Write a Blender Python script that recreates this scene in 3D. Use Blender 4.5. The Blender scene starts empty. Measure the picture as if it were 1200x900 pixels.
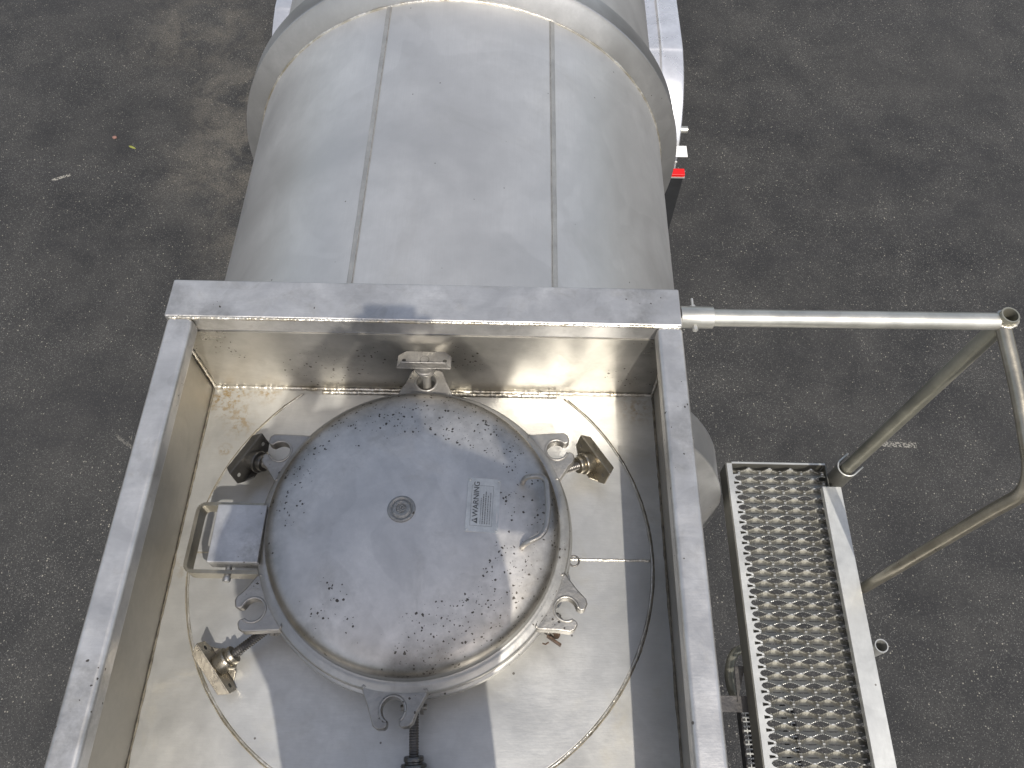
import bpy, bmesh, math, random
from mathutils import Vector, Matrix, noise
random.seed(7)
PI = math.pi; R = math.radians
C = bpy.context.scene.collection

# ---------------------------------------------------------------- camera, sky, sun, exposure
cd = bpy.data.cameras.new('camera'); cam = bpy.data.objects.new('camera', cd); C.objects.link(cam)
cd.sensor_width = 36; cd.lens = 27.9; cd.clip_start = 0.05; cd.clip_end = 2000
rot = Matrix(((0.999807, 0.016877, 0.010053), (-0.019638, 0.871282, 0.490389), (-0.000483, -0.490492, 0.871446))).transposed()
cam.matrix_world = Matrix.Translation((0, 0, 4.83)) @ rot.to_4x4()
bpy.context.scene.camera = cam
SUN = Vector((0.25, -0.95, 1.38)).normalized()       # towards the sun
el = math.asin(SUN.z); az = math.atan2(SUN.x, SUN.y)
w = bpy.data.worlds.new('World'); bpy.context.scene.world = w; w.use_nodes = True
nt = w.node_tree; bg = nt.nodes['Background']
sky = nt.nodes.new('ShaderNodeTexSky'); sky.sky_type = 'NISHITA'; sky.sun_disc = False
sky.sun_elevation = el; sky.sun_rotation = az; sky.dust_density = 3.0; sky.air_density = 1.0; sky.ozone_density = 0.6
hs = nt.nodes.new('ShaderNodeHueSaturation'); hs.inputs['Saturation'].default_value = .72      # light summer haze
nt.links.new(sky.outputs[0], hs.inputs['Color']); nt.links.new(hs.outputs[0], bg.inputs[0]); bg.inputs[1].default_value = 0.13
ld = bpy.data.lights.new('sun', 'SUN'); ld.energy = 3.4; ld.angle = R(0.53); ld.color = (1, .95, .87)
sun = bpy.data.objects.new('sun', ld); C.objects.link(sun)
sun.rotation_euler = SUN.to_track_quat('Z', 'Y').to_euler(); sun.location = SUN * 30
vs = bpy.context.scene.view_settings
vs.view_transform = 'Standard'; vs.look = 'None'; vs.gamma = 1; vs.use_curve_mapping = False; vs.exposure = 0.32

# ---------------------------------------------------------------- materials
def newmat(name):
    m = bpy.data.materials.new(name); m.use_nodes = True
    return m, m.node_tree, m.node_tree.nodes['Principled BSDF']
def N(nt, t, **kw):
    n = nt.nodes.new(t)
    for k, v in kw.items(): setattr(n, k, v)
    return n
def ramp(nt, src, p0, p1, c0=(0, 0, 0, 1), c1=(1, 1, 1, 1)):
    r = N(nt, 'ShaderNodeValToRGB'); e = r.color_ramp.elements
    e[0].position = p0; e[0].color = c0; e[1].position = p1; e[1].color = c1
    nt.links.new(src, r.inputs[0]); return r.outputs[0]
def mixc(nt, fac, a, b, mode='MIX'):
    m = N(nt, 'ShaderNodeMix', data_type='RGBA', blend_type=mode)
    if isinstance(fac, float): m.inputs[0].default_value = fac
    else: nt.links.new(fac, m.inputs[0])
    for v, i in ((a, 6), (b, 7)):
        if isinstance(v, tuple): m.inputs[i].default_value = v if len(v) == 4 else (*v, 1)
        else: nt.links.new(v, m.inputs[i])
    return m.outputs[2]
def math_(nt, op, a, b=None, c=None):
    m = N(nt, 'ShaderNodeMath', operation=op)
    for v, i in ((a, 0), (b, 1), (c, 2)):
        if v is None: continue
        if isinstance(v, (int, float)): m.inputs[i].default_value = v
        else: nt.links.new(v, m.inputs[i])
    return m.outputs[0]
def coords(nt, scale=(1, 1, 1), loc=(0, 0, 0), rot=(0, 0, 0)):
    t = N(nt, 'ShaderNodeTexCoord'); mp = N(nt, 'ShaderNodeMapping')
    mp.inputs['Scale'].default_value = scale; mp.inputs['Location'].default_value = loc; mp.inputs['Rotation'].default_value = rot
    nt.links.new(t.outputs['Object'], mp.inputs[0]); return mp.outputs[0]
def noise_(nt, vec, scale, detail=4, rough=.55, dist=0):
    n = N(nt, 'ShaderNodeTexNoise'); n.inputs['Scale'].default_value = scale; n.inputs['Detail'].default_value = detail
    n.inputs['Roughness'].default_value = rough; n.inputs['Distortion'].default_value = dist
    nt.links.new(vec, n.inputs['Vector']); return n.outputs['Fac']
def voro(nt, vec, scale, out='Distance', feature='F1'):
    n = N(nt, 'ShaderNodeTexVoronoi', feature=feature); n.inputs['Scale'].default_value = scale
    nt.links.new(vec, n.inputs['Vector']); return n.outputs[out]

def steel(name, col=(.58, .57, .54), metallic=.7, rough=.42, stain=.25, brush=(1, 40, 1), speck=0., stain_col=(.27, .25, .21), bump=.06, smask=None, cloud=3.0, edge=False, spots=()):
    """worn stainless plate: cloudy tone, fine brush lines, dark specks and scratches"""
    m, nt, b = newmat(name); v = coords(nt)
    cl = noise_(nt, v, cloud, 5, .6, .4)
    fine = noise_(nt, v, cloud * 9, 5, .65)
    dark = tuple(c * .74 for c in col); lite = tuple(min(1, c * 1.14) for c in col)
    base = mixc(nt, ramp(nt, cl, .3, .7), (*dark, 1), (*lite, 1))
    base = mixc(nt, ramp(nt, fine, .35, .75), base, mixc(nt, .5, base, (*dark, 1)))
    st = math_(nt, 'MULTIPLY', ramp(nt, noise_(nt, v, cloud * 2.3, 7, .7, .8), .55, .78), stain)
    base = mixc(nt, st, base, (*stain_col, 1))
    tide = noise_(nt, coords(nt, (1, 1, 1), (7.3, 2.2, 5.1)), cloud * 1.1, 3, .5, 1.2)
    base = mixc(nt, math_(nt, 'MULTIPLY', ramp(nt, tide, .53, .55), .13), base, (*tuple(min(1, c * 1.3) for c in col), 1))
    base = mixc(nt, math_(nt, 'MULTIPLY', ramp(nt, tide, .40, .415, (1, 1, 1, 1), (0, 0, 0, 1)), .10), base, (*dark, 1))
    br = noise_(nt, coords(nt, tuple(x for x in brush)), 14, 3, .7)
    base = mixc(nt, math_(nt, 'MULTIPLY', ramp(nt, br, .35, .7), .22), base, (*dark, 1))
    if speck > 0:
        vw = N(nt, 'ShaderNodeVectorMath', operation='MULTIPLY_ADD'); wn_ = N(nt, 'ShaderNodeTexNoise'); wn_.inputs['Scale'].default_value = 160
        nt.links.new(v, wn_.inputs['Vector']); nt.links.new(wn_.outputs['Color'], vw.inputs[0]); vw.inputs[1].default_value = (.006, .006, .006); nt.links.new(v, vw.inputs[2]); vw = vw.outputs[0]
        d = voro(nt, vw, 190); cellr = voro(nt, vw, 190, 'Color')
        sep = N(nt, 'ShaderNodeSeparateColor'); nt.links.new(cellr, sep.inputs[0])
        size = math_(nt, 'ADD', math_(nt, 'MULTIPLY', math_(nt, 'POWER', sep.outputs[0], 3.5), .42), .09)
        dots = math_(nt, 'LESS_THAN', d, size)
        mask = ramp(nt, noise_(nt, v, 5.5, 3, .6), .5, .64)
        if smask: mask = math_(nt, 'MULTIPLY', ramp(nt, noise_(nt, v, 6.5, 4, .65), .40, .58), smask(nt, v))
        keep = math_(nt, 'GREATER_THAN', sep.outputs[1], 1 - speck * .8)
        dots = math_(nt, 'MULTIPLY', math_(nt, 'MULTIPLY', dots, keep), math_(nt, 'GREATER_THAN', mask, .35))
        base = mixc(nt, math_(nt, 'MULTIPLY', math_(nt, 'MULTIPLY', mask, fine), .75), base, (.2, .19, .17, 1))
        base = mixc(nt, math_(nt, 'MULTIPLY', dots, .9), base, (.055, .043, .033, 1))
    if edge:      # brown-grey tone, unevenly darker towards the outer edge of the dome
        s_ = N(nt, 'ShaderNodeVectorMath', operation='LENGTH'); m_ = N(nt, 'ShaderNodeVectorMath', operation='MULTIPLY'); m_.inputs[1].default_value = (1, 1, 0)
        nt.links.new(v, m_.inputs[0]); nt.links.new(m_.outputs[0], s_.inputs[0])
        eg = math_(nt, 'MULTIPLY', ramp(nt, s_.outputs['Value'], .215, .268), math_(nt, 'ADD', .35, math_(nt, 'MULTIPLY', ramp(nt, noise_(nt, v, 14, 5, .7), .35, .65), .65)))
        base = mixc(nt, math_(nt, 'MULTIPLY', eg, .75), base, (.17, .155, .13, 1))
    for (x, y, r_, k_) in spots:
        s_ = N(nt, 'ShaderNodeVectorMath', operation='DISTANCE'); s_.inputs[1].default_value = (x, y, 3.275); nt.links.new(v, s_.inputs[0])
        near = ramp(nt, math_(nt, 'DIVIDE', s_.outputs['Value'], r_), .2, 1., (1, 1, 1, 1), (0, 0, 0, 1))
        fm = math_(nt, 'MULTIPLY', near, ramp(nt, noise_(nt, v, 75, 5, .75), .47, .60))
        base = mixc(nt, math_(nt, 'MULTIPLY', fm, k_), base, (.33, .22, .075, 1))
    # sparse isolated dirt dots and thin scratches everywhere
    v2 = coords(nt, (1, 1, 1), (3.1, 1.7, .4))
    d2 = voro(nt, v2, 26); c2 = N(nt, 'ShaderNodeSeparateColor'); nt.links.new(voro(nt, v2, 26, 'Color'), c2.inputs[0])
    dd = math_(nt, 'MULTIPLY', math_(nt, 'LESS_THAN', d2, math_(nt, 'MULTIPLY', c2.outputs[1], .075)), math_(nt, 'GREATER_THAN', c2.outputs[0], .8))
    base = mixc(nt, math_(nt, 'MULTIPLY', dd, .75), base, (.07, .055, .04, 1))
    nt.links.new(base, b.inputs['Base Color'])
    b.inputs['Metallic'].default_value = metallic
    rr = N(nt, 'ShaderNodeMapRange'); nt.links.new(cl, rr.inputs[0]); rr.inputs[1].default_value = .25; rr.inputs[2].default_value = .75
    rr.inputs[3].default_value = rough - .07; rr.inputs[4].default_value = rough + .10
    nt.links.new(math_(nt, 'ADD', rr.outputs[0], math_(nt, 'MULTIPLY', st, .3)), b.inputs['Roughness'])
    bp = N(nt, 'ShaderNodeBump'); bp.inputs['Strength'].default_value = bump; bp.inputs['Distance'].default_value = .01
    h = math_(nt, 'ADD', math_(nt, 'MULTIPLY', cl, 1.2), math_(nt, 'ADD', math_(nt, 'MULTIPLY', fine, .2), math_(nt, 'MULTIPLY', br, .1)))
    nt.links.new(h, bp.inputs['Height']); nt.links.new(bp.outputs[0], b.inputs['Normal'])
    return m
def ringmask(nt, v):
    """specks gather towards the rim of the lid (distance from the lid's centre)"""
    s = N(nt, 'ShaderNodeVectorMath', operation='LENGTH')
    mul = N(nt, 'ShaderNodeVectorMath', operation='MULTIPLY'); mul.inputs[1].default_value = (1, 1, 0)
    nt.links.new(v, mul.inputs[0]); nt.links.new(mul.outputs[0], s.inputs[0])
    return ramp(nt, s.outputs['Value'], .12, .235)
M = {}
M['tank'] = steel('tank_steel', (.57, .565, .552), .68, .39, .20, (30, .6, 30), 0, bump=.05, cloud=1.6)
M['ring'] = steel('ring_steel', (.45, .448, .44), .78, .38, .12, (8, 8, 8), 0, bump=.05, cloud=2.5)
M['rim'] = steel('rim_steel', (.61, .598, .58), .74, .35, .40, (2, 24, 2), .10, bump=.14, cloud=9)
M['floor'] = steel('floor_steel', (.57, .56, .525), .70, .40, .45, (3, 22, 3), 0, stain_col=(.38, .33, .22), bump=.12, cloud=4, spots=((-.63, .83, .07, .9), (-.59, .765, .045, .6), (-.61, .70, .018, .9), (-.545, .845, .04, .7), (-.30, .84, .03, .5), (.28, .82, .05, .5), (-.62, .45, .05, .5)))
M['doubler'] = steel('doubler_steel', (.58, .575, .55), .70, .38, .35, (3, 22, 3), 0, stain_col=(.36, .34, .28), bump=.14, cloud=4)
M['wall'] = steel('wall_steel', (.54, .52, .475), .82, .33, .35, (6, 6, 40), .25, stain_col=(.3, .27, .2), bump=.12, cloud=5)
M['sidewall'] = steel('side_wall_steel', (.47, .44, .38), .75, .42, .3, (6, 6, 40), 0, bump=.1, cloud=4)
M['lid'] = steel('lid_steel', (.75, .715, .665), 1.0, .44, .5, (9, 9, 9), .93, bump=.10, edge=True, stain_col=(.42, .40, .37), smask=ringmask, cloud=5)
M['lidrim'] = steel('lid_flange_steel', (.46, .45, .42), .72, .4, .4, (9, 9, 9), .3, bump=.15, cloud=9)
M['lug'] = steel('lug_steel', (.43, .41, .375), .75, .38, .5, (9, 9, 9), .3, bump=.3, cloud=16)
M['boss'] = steel('boss_steel', (.34, .33, .31), .7, .4, .7, (9, 9, 9), .5, bump=.5, cloud=40)
M['hinge'] = steel('hinge_steel', (.56, .56, .56), .7, .34, .3, (9, 30, 9), .12, bump=.15, cloud=12)
M['strap'] = steel('strap_steel', (.40, .37, .30), .85, .3, .5, (9, 9, 9), 0, bump=.1, cloud=12)
M['pipe'] = steel('pipe_steel', (.56, .55, .50), .75, .34, .3, (4, 40, 40), 0, bump=.05, cloud=9)
M['post'] = steel('post_steel', (.34, .33, .27), .7, .42, .3, (40, 40, 4), 0, bump=.05, cloud=9)
M['nut'] = steel('nut_steel', (.37, .335, .27), .9, .27, .5, (9, 9, 9), 0, stain_col=(.12, .1, .08), bump=.15, cloud=22)
M['darknut'] = steel('black_nut_steel', (.16, .155, .145), .8, .30, .4, (9, 9, 9), 0, stain_col=(.06, .055, .05), bump=.12, cloud=20)
M['shank'] = steel('shank_steel', (.16, .15, .14), .8, .34, .4, (9, 9, 9), 0, stain_col=(.06, .055, .05), bump=.2, cloud=22)
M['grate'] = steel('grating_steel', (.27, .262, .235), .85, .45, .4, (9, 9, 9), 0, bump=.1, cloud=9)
M['channel'] = steel('channel_steel', (.62, .62, .59), .6, .4, .12, (20, 4, 20), 0, bump=.05, cloud=6)
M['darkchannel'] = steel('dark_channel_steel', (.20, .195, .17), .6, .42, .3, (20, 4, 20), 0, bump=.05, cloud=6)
M['fender'] = steel('fender_steel', (.78, .78, .80), .7, .24, .08, (2, 2, 2), 0, bump=.03, cloud=2)
M['plate'] = steel('plate_steel', (.60, .60, .57), .6, .38, .15, (30, 2, 2), 0, bump=.03, cloud=20)
M['seam'] = steel('seam_steel', (.44, .43, .405), .7, .40, .3, (2, 30, 2), 0, bump=.2, cloud=12)
def weldmat():
    m, nt, b = newmat('weld_bead'); v = coords(nt)
    n = noise_(nt, v, 90, 4, .7); n2 = noise_(nt, v, 12, 3, .6)
    c = mixc(nt, ramp(nt, n, .35, .7), (.5, .47, .41, 1), (.80, .78, .72, 1))
    c = mixc(nt, ramp(nt, n2, .45, .62), c, (.40, .36, .28, 1))
    nt.links.new(c, b.inputs['Base Color']); b.inputs['Metallic'].default_value = .75; b.inputs['Roughness'].default_value = .28
    bp = N(nt, 'ShaderNodeBump'); bp.inputs['Strength'].default_value = .6; bp.inputs['Distance'].default_value = .002
    nt.links.new(noise_(nt, v, 220, 2), bp.inputs['Height']); nt.links.new(bp.outputs[0], b.inputs['Normal']); return m
M['weld'] = weldmat()
def plain(name, col, rough=.6, metallic=0., var=.2, scale=20, bump=.1):
    m, nt, b = newmat(name); v = coords(nt)
    n = noise_(nt, v, scale, 5, .6)
    c = mixc(nt, ramp(nt, n, .3, .7), (*[x * (1 - var) for x in col], 1), (*[min(1, x * (1 + var)) for x in col], 1))
    nt.links.new(c, b.inputs['Base Color']); b.inputs['Metallic'].default_value = metallic; b.inputs['Roughness'].default_value = rough
    bp = N(nt, 'ShaderNodeBump'); bp.inputs['Strength'].default_value = bump; bp.inputs['Distance'].default_value = .005
    nt.links.new(n, bp.inputs['Height']); nt.links.new(bp.outputs[0], b.inputs['Normal']); return m
M['darkline'] = plain('dirty_crevice', (.06, .055, .045), .8)
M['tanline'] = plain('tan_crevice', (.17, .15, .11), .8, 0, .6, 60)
M['seamedge'] = plain('seam_edge', (.19, .185, .17), .6, .3, .4, 40)
M['rubber'] = plain('rubber', (.014, .015, .017), .75, 0, .3, 12)
M['red'] = plain('red_reflector', (.62, .012, .012), .3, 0, .1, 60)
M['white'] = plain('white_paint', (.80, .80, .79), .45, 0, .05, 20)
M['rust'] = plain('rusty_steel', (.10, .065, .045), .6, .4, .5, 120, .5)
M['print'] = plain('black_print', (.07, .07, .07), .6)
M['printgrey'] = plain('faded_print', (.14, .14, .135), .6, 0, .5, 300)
M['skin'] = plain('skin', (.50, .30, .21), .5, 0, .1, 30, .05)
M['shirt'] = plain('shirt_cloth', (.10, .13, .22), .9, 0, .15, 60, .3)
M['jeans'] = plain('jeans_cloth', (.05, .07, .13), .9, 0, .2, 80, .3)
M['hair'] = plain('hair', (.05, .03, .02), .7, 0, .4, 120, .5)
M['blackplastic'] = plain('black_plastic', (.02, .02, .02), .4)
M['leaf'] = plain('dry_leaf', (.22, .23, .05), .6)
M['brick'] = plain('reddish_pebble', (.20, .11, .09), .8)

def asphalt():
    m, nt, b = newmat('asphalt'); v = coords(nt)
    big = noise_(nt, v, .35, 4, .6, .5); mid = noise_(nt, v, 2.2, 5, .65, .3); fine = noise_(nt, v, 75, 4, .8)
    c = mixc(nt, ramp(nt, big, .35, .68), (.0150, .0154, .0170, 1), (.028, .0281, .0288, 1))
    c = mixc(nt, ramp(nt, mid, .38, .72), c, mixc(nt, .55, c, (.060, .059, .057, 1)))
    c = mixc(nt, 1.0, c, mixc(nt, ramp(nt, fine, .25, .75), (.5, .5, .5, 1), (1.55, 1.53, 1.47, 1)), 'MULTIPLY')
    # diagonal tyre streaks
    tv = coords(nt, (.16, 2.6, 1), (0, 0, 0), (0, 0, R(-22)))
    tr = noise_(nt, tv, 1.3, 4, .65, .2)
    c = mixc(nt, math_(nt, 'MULTIPLY', ramp(nt, tr, .54, .70), .42), c, (.026, .026, .028, 1))
    # aggregate stones: pale and dark grains of two sizes
    for sc, thr, keep, col, k in ((165, .36, .60, (.19, .186, .175, 1), .75), (75, .24, .88, (.36, .34, .29, 1), .85), (120, .38, .60, (.010, .010, .011, 1), .8)):
        vv = coords(nt, (1, 1, 1), (sc * .13, sc * .07, 0))
        d = voro(nt, vv, sc); s = N(nt, 'ShaderNodeSeparateColor'); nt.links.new(voro(nt, vv, sc, 'Color'), s.inputs[0])
        f = math_(nt, 'MULTIPLY', math_(nt, 'LESS_THAN', d, math_(nt, 'MULTIPLY', s.outputs[1], thr * 1.5)), math_(nt, 'GREATER_THAN', s.outputs[0], keep))
        dens = ramp(nt, noise_(nt, v, 1.1, 4, .6), .3, .72, (.35, .35, .35, 1))
        c = mixc(nt, math_(nt, 'MULTIPLY', math_(nt, 'MULTIPLY', f, dens), k), c, col)
    # worn patches where the pale stones show, and a faint tyre track
    for (x, y, r_, k_) in ((-2.36, 4.75, .75, .8), (-2.38, 5.5, .6, .8), (-2.95, 6.4, .9, .6), (-2.1, 3.9, .5, .5)):
        s_ = N(nt, 'ShaderNodeVectorMath', operation='DISTANCE'); s_.inputs[1].default_value = (x, y, 0); nt.links.new(v, s_.inputs[0])
        near = ramp(nt, math_(nt, 'DIVIDE', s_.outputs['Value'], r_), .15, 1., (1, 1, 1, 1), (0, 0, 0, 1))
        fm = math_(nt, 'MULTIPLY', math_(nt, 'MULTIPLY', near, ramp(nt, noise_(nt, v, 3.2, 5, .7, .5), .40, .62)), ramp(nt, fine, .36, .60))
        c = mixc(nt, math_(nt, 'MULTIPLY', fm, k_), c, (.155, .140, .115, 1))
    for dy in (0, .42):
        sub = N(nt, 'ShaderNodeVectorMath', operation='SUBTRACT'); sub.inputs[1].default_value = (1.618, 3.75 + dy, 0); nt.links.new(v, sub.inputs[0])
        rt = N(nt, 'ShaderNodeVectorRotate', rotation_type='Z_AXIS'); rt.inputs['Angle'].default_value = -R(17.6 if dy == 0 else 20)
        nt.links.new(sub.outputs[0], rt.inputs['Vector']); sx = N(nt, 'ShaderNodeSeparateXYZ'); nt.links.new(rt.outputs[0], sx.inputs[0])
        f = ramp(nt, math_(nt, 'ABSOLUTE', sx.outputs[1]), .06, .16, (1, 1, 1, 1), (0, 0, 0, 1))
        f = math_(nt, 'MULTIPLY', f, ramp(nt, noise_(nt, coords(nt, (1, 6, 1)), 2.2, 5, .7), .35, .65))
        c = mixc(nt, math_(nt, 'MULTIPLY', f, .5), c, (.020, .020, .022, 1))
    # worn paint / chalk scuffs at fixed spots
    for (x, y, hx, hy, a, kk) in ((2.607, 2.309, .125, .020, -.03, .45), (-3.69, 4.56, .072, .014, .46, .6), (-2.55, 2.2, .11, .012, -.6, .2)):
        sv = coords(nt, (1, 1, 1)); sub = N(nt, 'ShaderNodeVectorMath', operation='SUBTRACT'); sub.inputs[1].default_value = (x, y, 0)
        nt.links.new(sv, sub.inputs[0]); rt = N(nt, 'ShaderNodeVectorRotate', rotation_type='Z_AXIS'); rt.inputs['Angle'].default_value = -a
        nt.links.new(sub.outputs[0], rt.inputs['Vector']); sx = N(nt, 'ShaderNodeSeparateXYZ'); nt.links.new(rt.outputs[0], sx.inputs[0])
        f = math_(nt, 'MULTIPLY', math_(nt, 'LESS_THAN', math_(nt, 'ABSOLUTE', sx.outputs[0]), hx), math_(nt, 'LESS_THAN', math_(nt, 'ABSOLUTE', sx.outputs[1]), hy))
        f = math_(nt, 'MULTIPLY', f, math_(nt, 'GREATER_THAN', noise_(nt, v, 70, 2, .6), .5))
        c = mixc(nt, math_(nt, 'MULTIPLY', f, kk), c, (.42, .40, .35, 1))
    nt.links.new(c, b.inputs['Base Color']); b.inputs['Roughness'].default_value = .88
    bp = N(nt, 'ShaderNodeBump'); bp.inputs['Strength'].default_value = .7; bp.inputs['Distance'].default_value = .01
    nt.links.new(fine, bp.inputs['Height']); nt.links.new(bp.outputs[0], b.inputs['Normal']); return m
M['asphalt'] = asphalt()

# ---------------------------------------------------------------- mesh helpers
def link(name, bm, mats, parent=None, smooth=False, origin=None, bevel=0):
    me = bpy.data.meshes.new(name)
    if origin is not None: bmesh.ops.translate(bm, verts=bm.verts, vec=-Vector(origin))
    bmesh.ops.recalc_face_normals(bm, faces=bm.faces)
    bm.to_mesh(me); bm.free()
    o = bpy.data.objects.new(name, me); C.objects.link(o)
    for m in (mats if isinstance(mats, (list, tuple)) else [mats]): me.materials.append(M[m])
    if origin is not None: o.location = origin
    if parent:
        o.parent = parent
        bpy.context.view_layer.update()
        o.matrix_parent_inverse = parent.matrix_world.inverted()
    if smooth:
        for p in me.polygons: p.use_smooth = True
    if bevel:
        b = o.modifiers.new('bevel', 'BEVEL'); b.width = bevel; b.segments = 3; b.limit_method = 'ANGLE'; b.angle_limit = R(40); b.harden_normals = True
        for p in me.polygons: p.use_smooth = True
    elif smooth == 'auto':
        me.set_sharp_from_angle(angle=R(38))
    return o
def box(bm, x0, x1, y0, y1, z0, z1, mi=0, mat=None):
    vs_ = [bm.verts.new((x, y, z)) for x in (x0, x1) for y in (y0, y1) for z in (z0, z1)]
    f = [(0, 1, 3, 2), (4, 6, 7, 5), (0, 4, 5, 1), (2, 3, 7, 6), (0, 2, 6, 4), (1, 5, 7, 3)]
    for q in f:
        fc = bm.faces.new([vs_[i] for i in q]); fc.material_index = mi
    if mat: 
        for v in vs_: v.co = mat @ v.co
    return vs_
def lathe(bm, prof, c=(0, 0, 0), n=96, axis='z', a0=0, a1=2 * PI, mat=None):
    full = abs(a1 - a0 - 2 * PI) < 1e-6; cnt = n if full else n + 1; rows = []
    for (r, h) in prof:
        row = []
        if r < 1e-6: row = [bm.verts.new(_ax(0, 0, h, axis, c))] * cnt
        else:
            for i in range(cnt):
                a = a0 + (a1 - a0) * i / n; row.append(bm.verts.new(_ax(r * math.cos(a), r * math.sin(a), h, axis, c)))
        rows.append(row)
    new = set()
    for ra, rb in zip(rows, rows[1:]):
        for i in range(n):
            j = (i + 1) % cnt
            q = [ra[i], ra[j], rb[j], rb[i]]; u = []
            for v in q:
                if v not in u: u.append(v)
            if len(u) > 2:
                try: bm.faces.new(u)
                except ValueError: pass
    if mat:
        for row in rows:
            for v in set(row): new.add(v)
        for v in new: v.co = mat @ v.co
    return rows
def _ax(u, v, h, axis, c):
    p = {'z': (u, v, h), 'y': (u, h, v), 'x': (h, u, v)}[axis]
    return (p[0] + c[0], p[1] + c[1], p[2] + c[2])
def tube(bm, pts, r, n=16, cap=True, closed=False, wob=0., seed=0, flat=1.):
    pts = [Vector(p) for p in pts]; rings = []; L = len(pts); up = None
    for i, p in enumerate(pts):
        if closed: t = (pts[(i + 1) % L] - pts[i - 1])
        else: t = pts[min(i + 1, L - 1)] - pts[max(i - 1, 0)]
        t.normalize()
        if up is None: up = Vector((0, 0, 1)) if abs(t.z) < .9 else Vector((0, 1, 0))
        s = t.cross(up).normalized(); u2 = s.cross(t).normalized(); up = u2
        rr = (r[i] if isinstance(r, (list, tuple)) else r)
        if wob: rr *= 1 + wob * noise.noise((i * .9 + seed, seed, 0))
        off = s * (wob * rr * .8 * noise.noise((i * .23, seed + 9, 0))) if wob else Vector()
        rings.append([bm.verts.new(p + off + s * math.cos(a) * rr + u2 * math.sin(a) * rr * flat) for a in [2 * PI * k / n for k in range(n)]])
    for i in range(L if closed else L - 1):
        A, B = rings[i], rings[(i + 1) % L]
        for k in range(n): bm.faces.new((A[k], A[(k + 1) % n], B[(k + 1) % n], B[k]))
    if cap and not closed:
        bm.faces.new(rings[0]); bm.faces.new(rings[-1][::-1])
    return rings
def pipe_open(bm, p0, p1, r, t=.003, n=24):
    """a pipe with an open, hollow upper end (p1)"""
    p0, p1 = Vector(p0), Vector(p1); q = (p1 - p0).to_track_quat('Z', 'Y').to_matrix().to_4x4(); L = (p1 - p0).length
    m = Matrix.Translation(p0) @ q
    lathe(bm, [(0, 0), (r, 0), (r, L), (r - t, L), (r - t, max(L - .12, .002)), (0, max(L - .12, .002))], n=n, mat=m)
def prism(bm, pts, z0, z1, mi=0, mat=None):
    a = [bm.verts.new((x, y, z0)) for x, y in pts]; b = [bm.verts.new((x, y, z1)) for x, y in pts]; n = len(pts)
    fs = [bm.faces.new(a[::-1]), bm.faces.new(b)] + [bm.faces.new((a[i], a[(i + 1) % n], b[(i + 1) % n], b[i])) for i in range(n)]
    for f in fs: f.material_index = mi
    if mat:
        for v in a + b: v.co = mat @ v.co
    return fs
def smoothpath(pts, k=8):
    """Catmull-Rom through points"""
    P = [Vector(p) for p in pts]; P = [2 * P[0] - P[1]] + P + [2 * P[-1] - P[-2]]; out = []
    for i in range(1, len(P) - 2):
        for j in range(k):
            t = j / k; a, b, c, d = P[i - 1], P[i], P[i + 1], P[i + 2]
            out.append(.5 * ((2 * b) + (c - a) * t + (2 * a - 5 * b + 4 * c - d) * t * t + (3 * b - a - 3 * c + d) * t ** 3))
    out.append(P[-2]); return out
def fillet(pts, rad, k=8):
    """polyline with rounded corners"""
    P = [Vector(p) for p in pts]; out = [P[0]]
    for a, b, c in zip(P, P[1:], P[2:]):
        d1 = (a - b).normalized(); d2 = (c - b).normalized(); r_ = min(rad, (a - b).length * .49, (c - b).length * .49)
        p, q = b + d1 * r_, b + d2 * r_
        for j in range(k + 1):
            t = j / k; out.append((1 - t) ** 2 * p + 2 * t * (1 - t) * b + t * t * q)
    out.append(P[-1]); return out
def line(a, b, n): return [Vector(a).lerp(Vector(b), i / n) for i in range(n + 1)]
BM = bmesh.new
def link_each(name, bm, mats, parent, smooth=False, bevel=0):
    """every disconnected piece becomes an object of its own"""
    bm.verts.ensure_lookup_table(); seen = set(); out = []
    groups = []
    for v in bm.verts:
        if v in seen: continue
        st_, g_ = [v], set()
        while st_:
            q = st_.pop()
            if q in g_: continue
            g_.add(q); st_ += [e.other_vert(q) for e in q.link_edges]
        seen |= g_; groups.append(g_)
    for g_ in groups:
        b2 = bmesh.new(); mp = {v: b2.verts.new(v.co) for v in bm.verts if v in g_}
        for f in bm.faces:
            if f.verts[0] in g_: nf = b2.faces.new([mp[v] for v in f.verts]); nf.material_index = f.material_index
        out.append(link(name, b2, mats, parent, smooth, bevel=bevel))
    bm.free(); return out
def empty(name, loc, parent=None):
    o = bpy.data.objects.new(name, None); C.objects.link(o); o.location = loc; o.empty_display_size = .3
    bpy.context.view_layer.update(); return o

# ---------------------------------------------------------------- ground
bm = BM(); S = 400
bm.faces.new([bm.verts.new(p) for p in ((-S, -S, 0), (S, -S, 0), (S, S, 0), (-S, S, 0))])
g = link('ground', bm, 'asphalt'); g['kind'] = 'structure'

# ---------------------------------------------------------------- the trailer
trailer = empty('tanker_trailer', (-.2, 2, 0))
trailer['label'] = 'stainless steel tanker trailer with round manway lid, open spill box and side walkway'
trailer['category'] = 'tanker trailer'
AX, AZ, TR = -.2067, 2.50, .765
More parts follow.
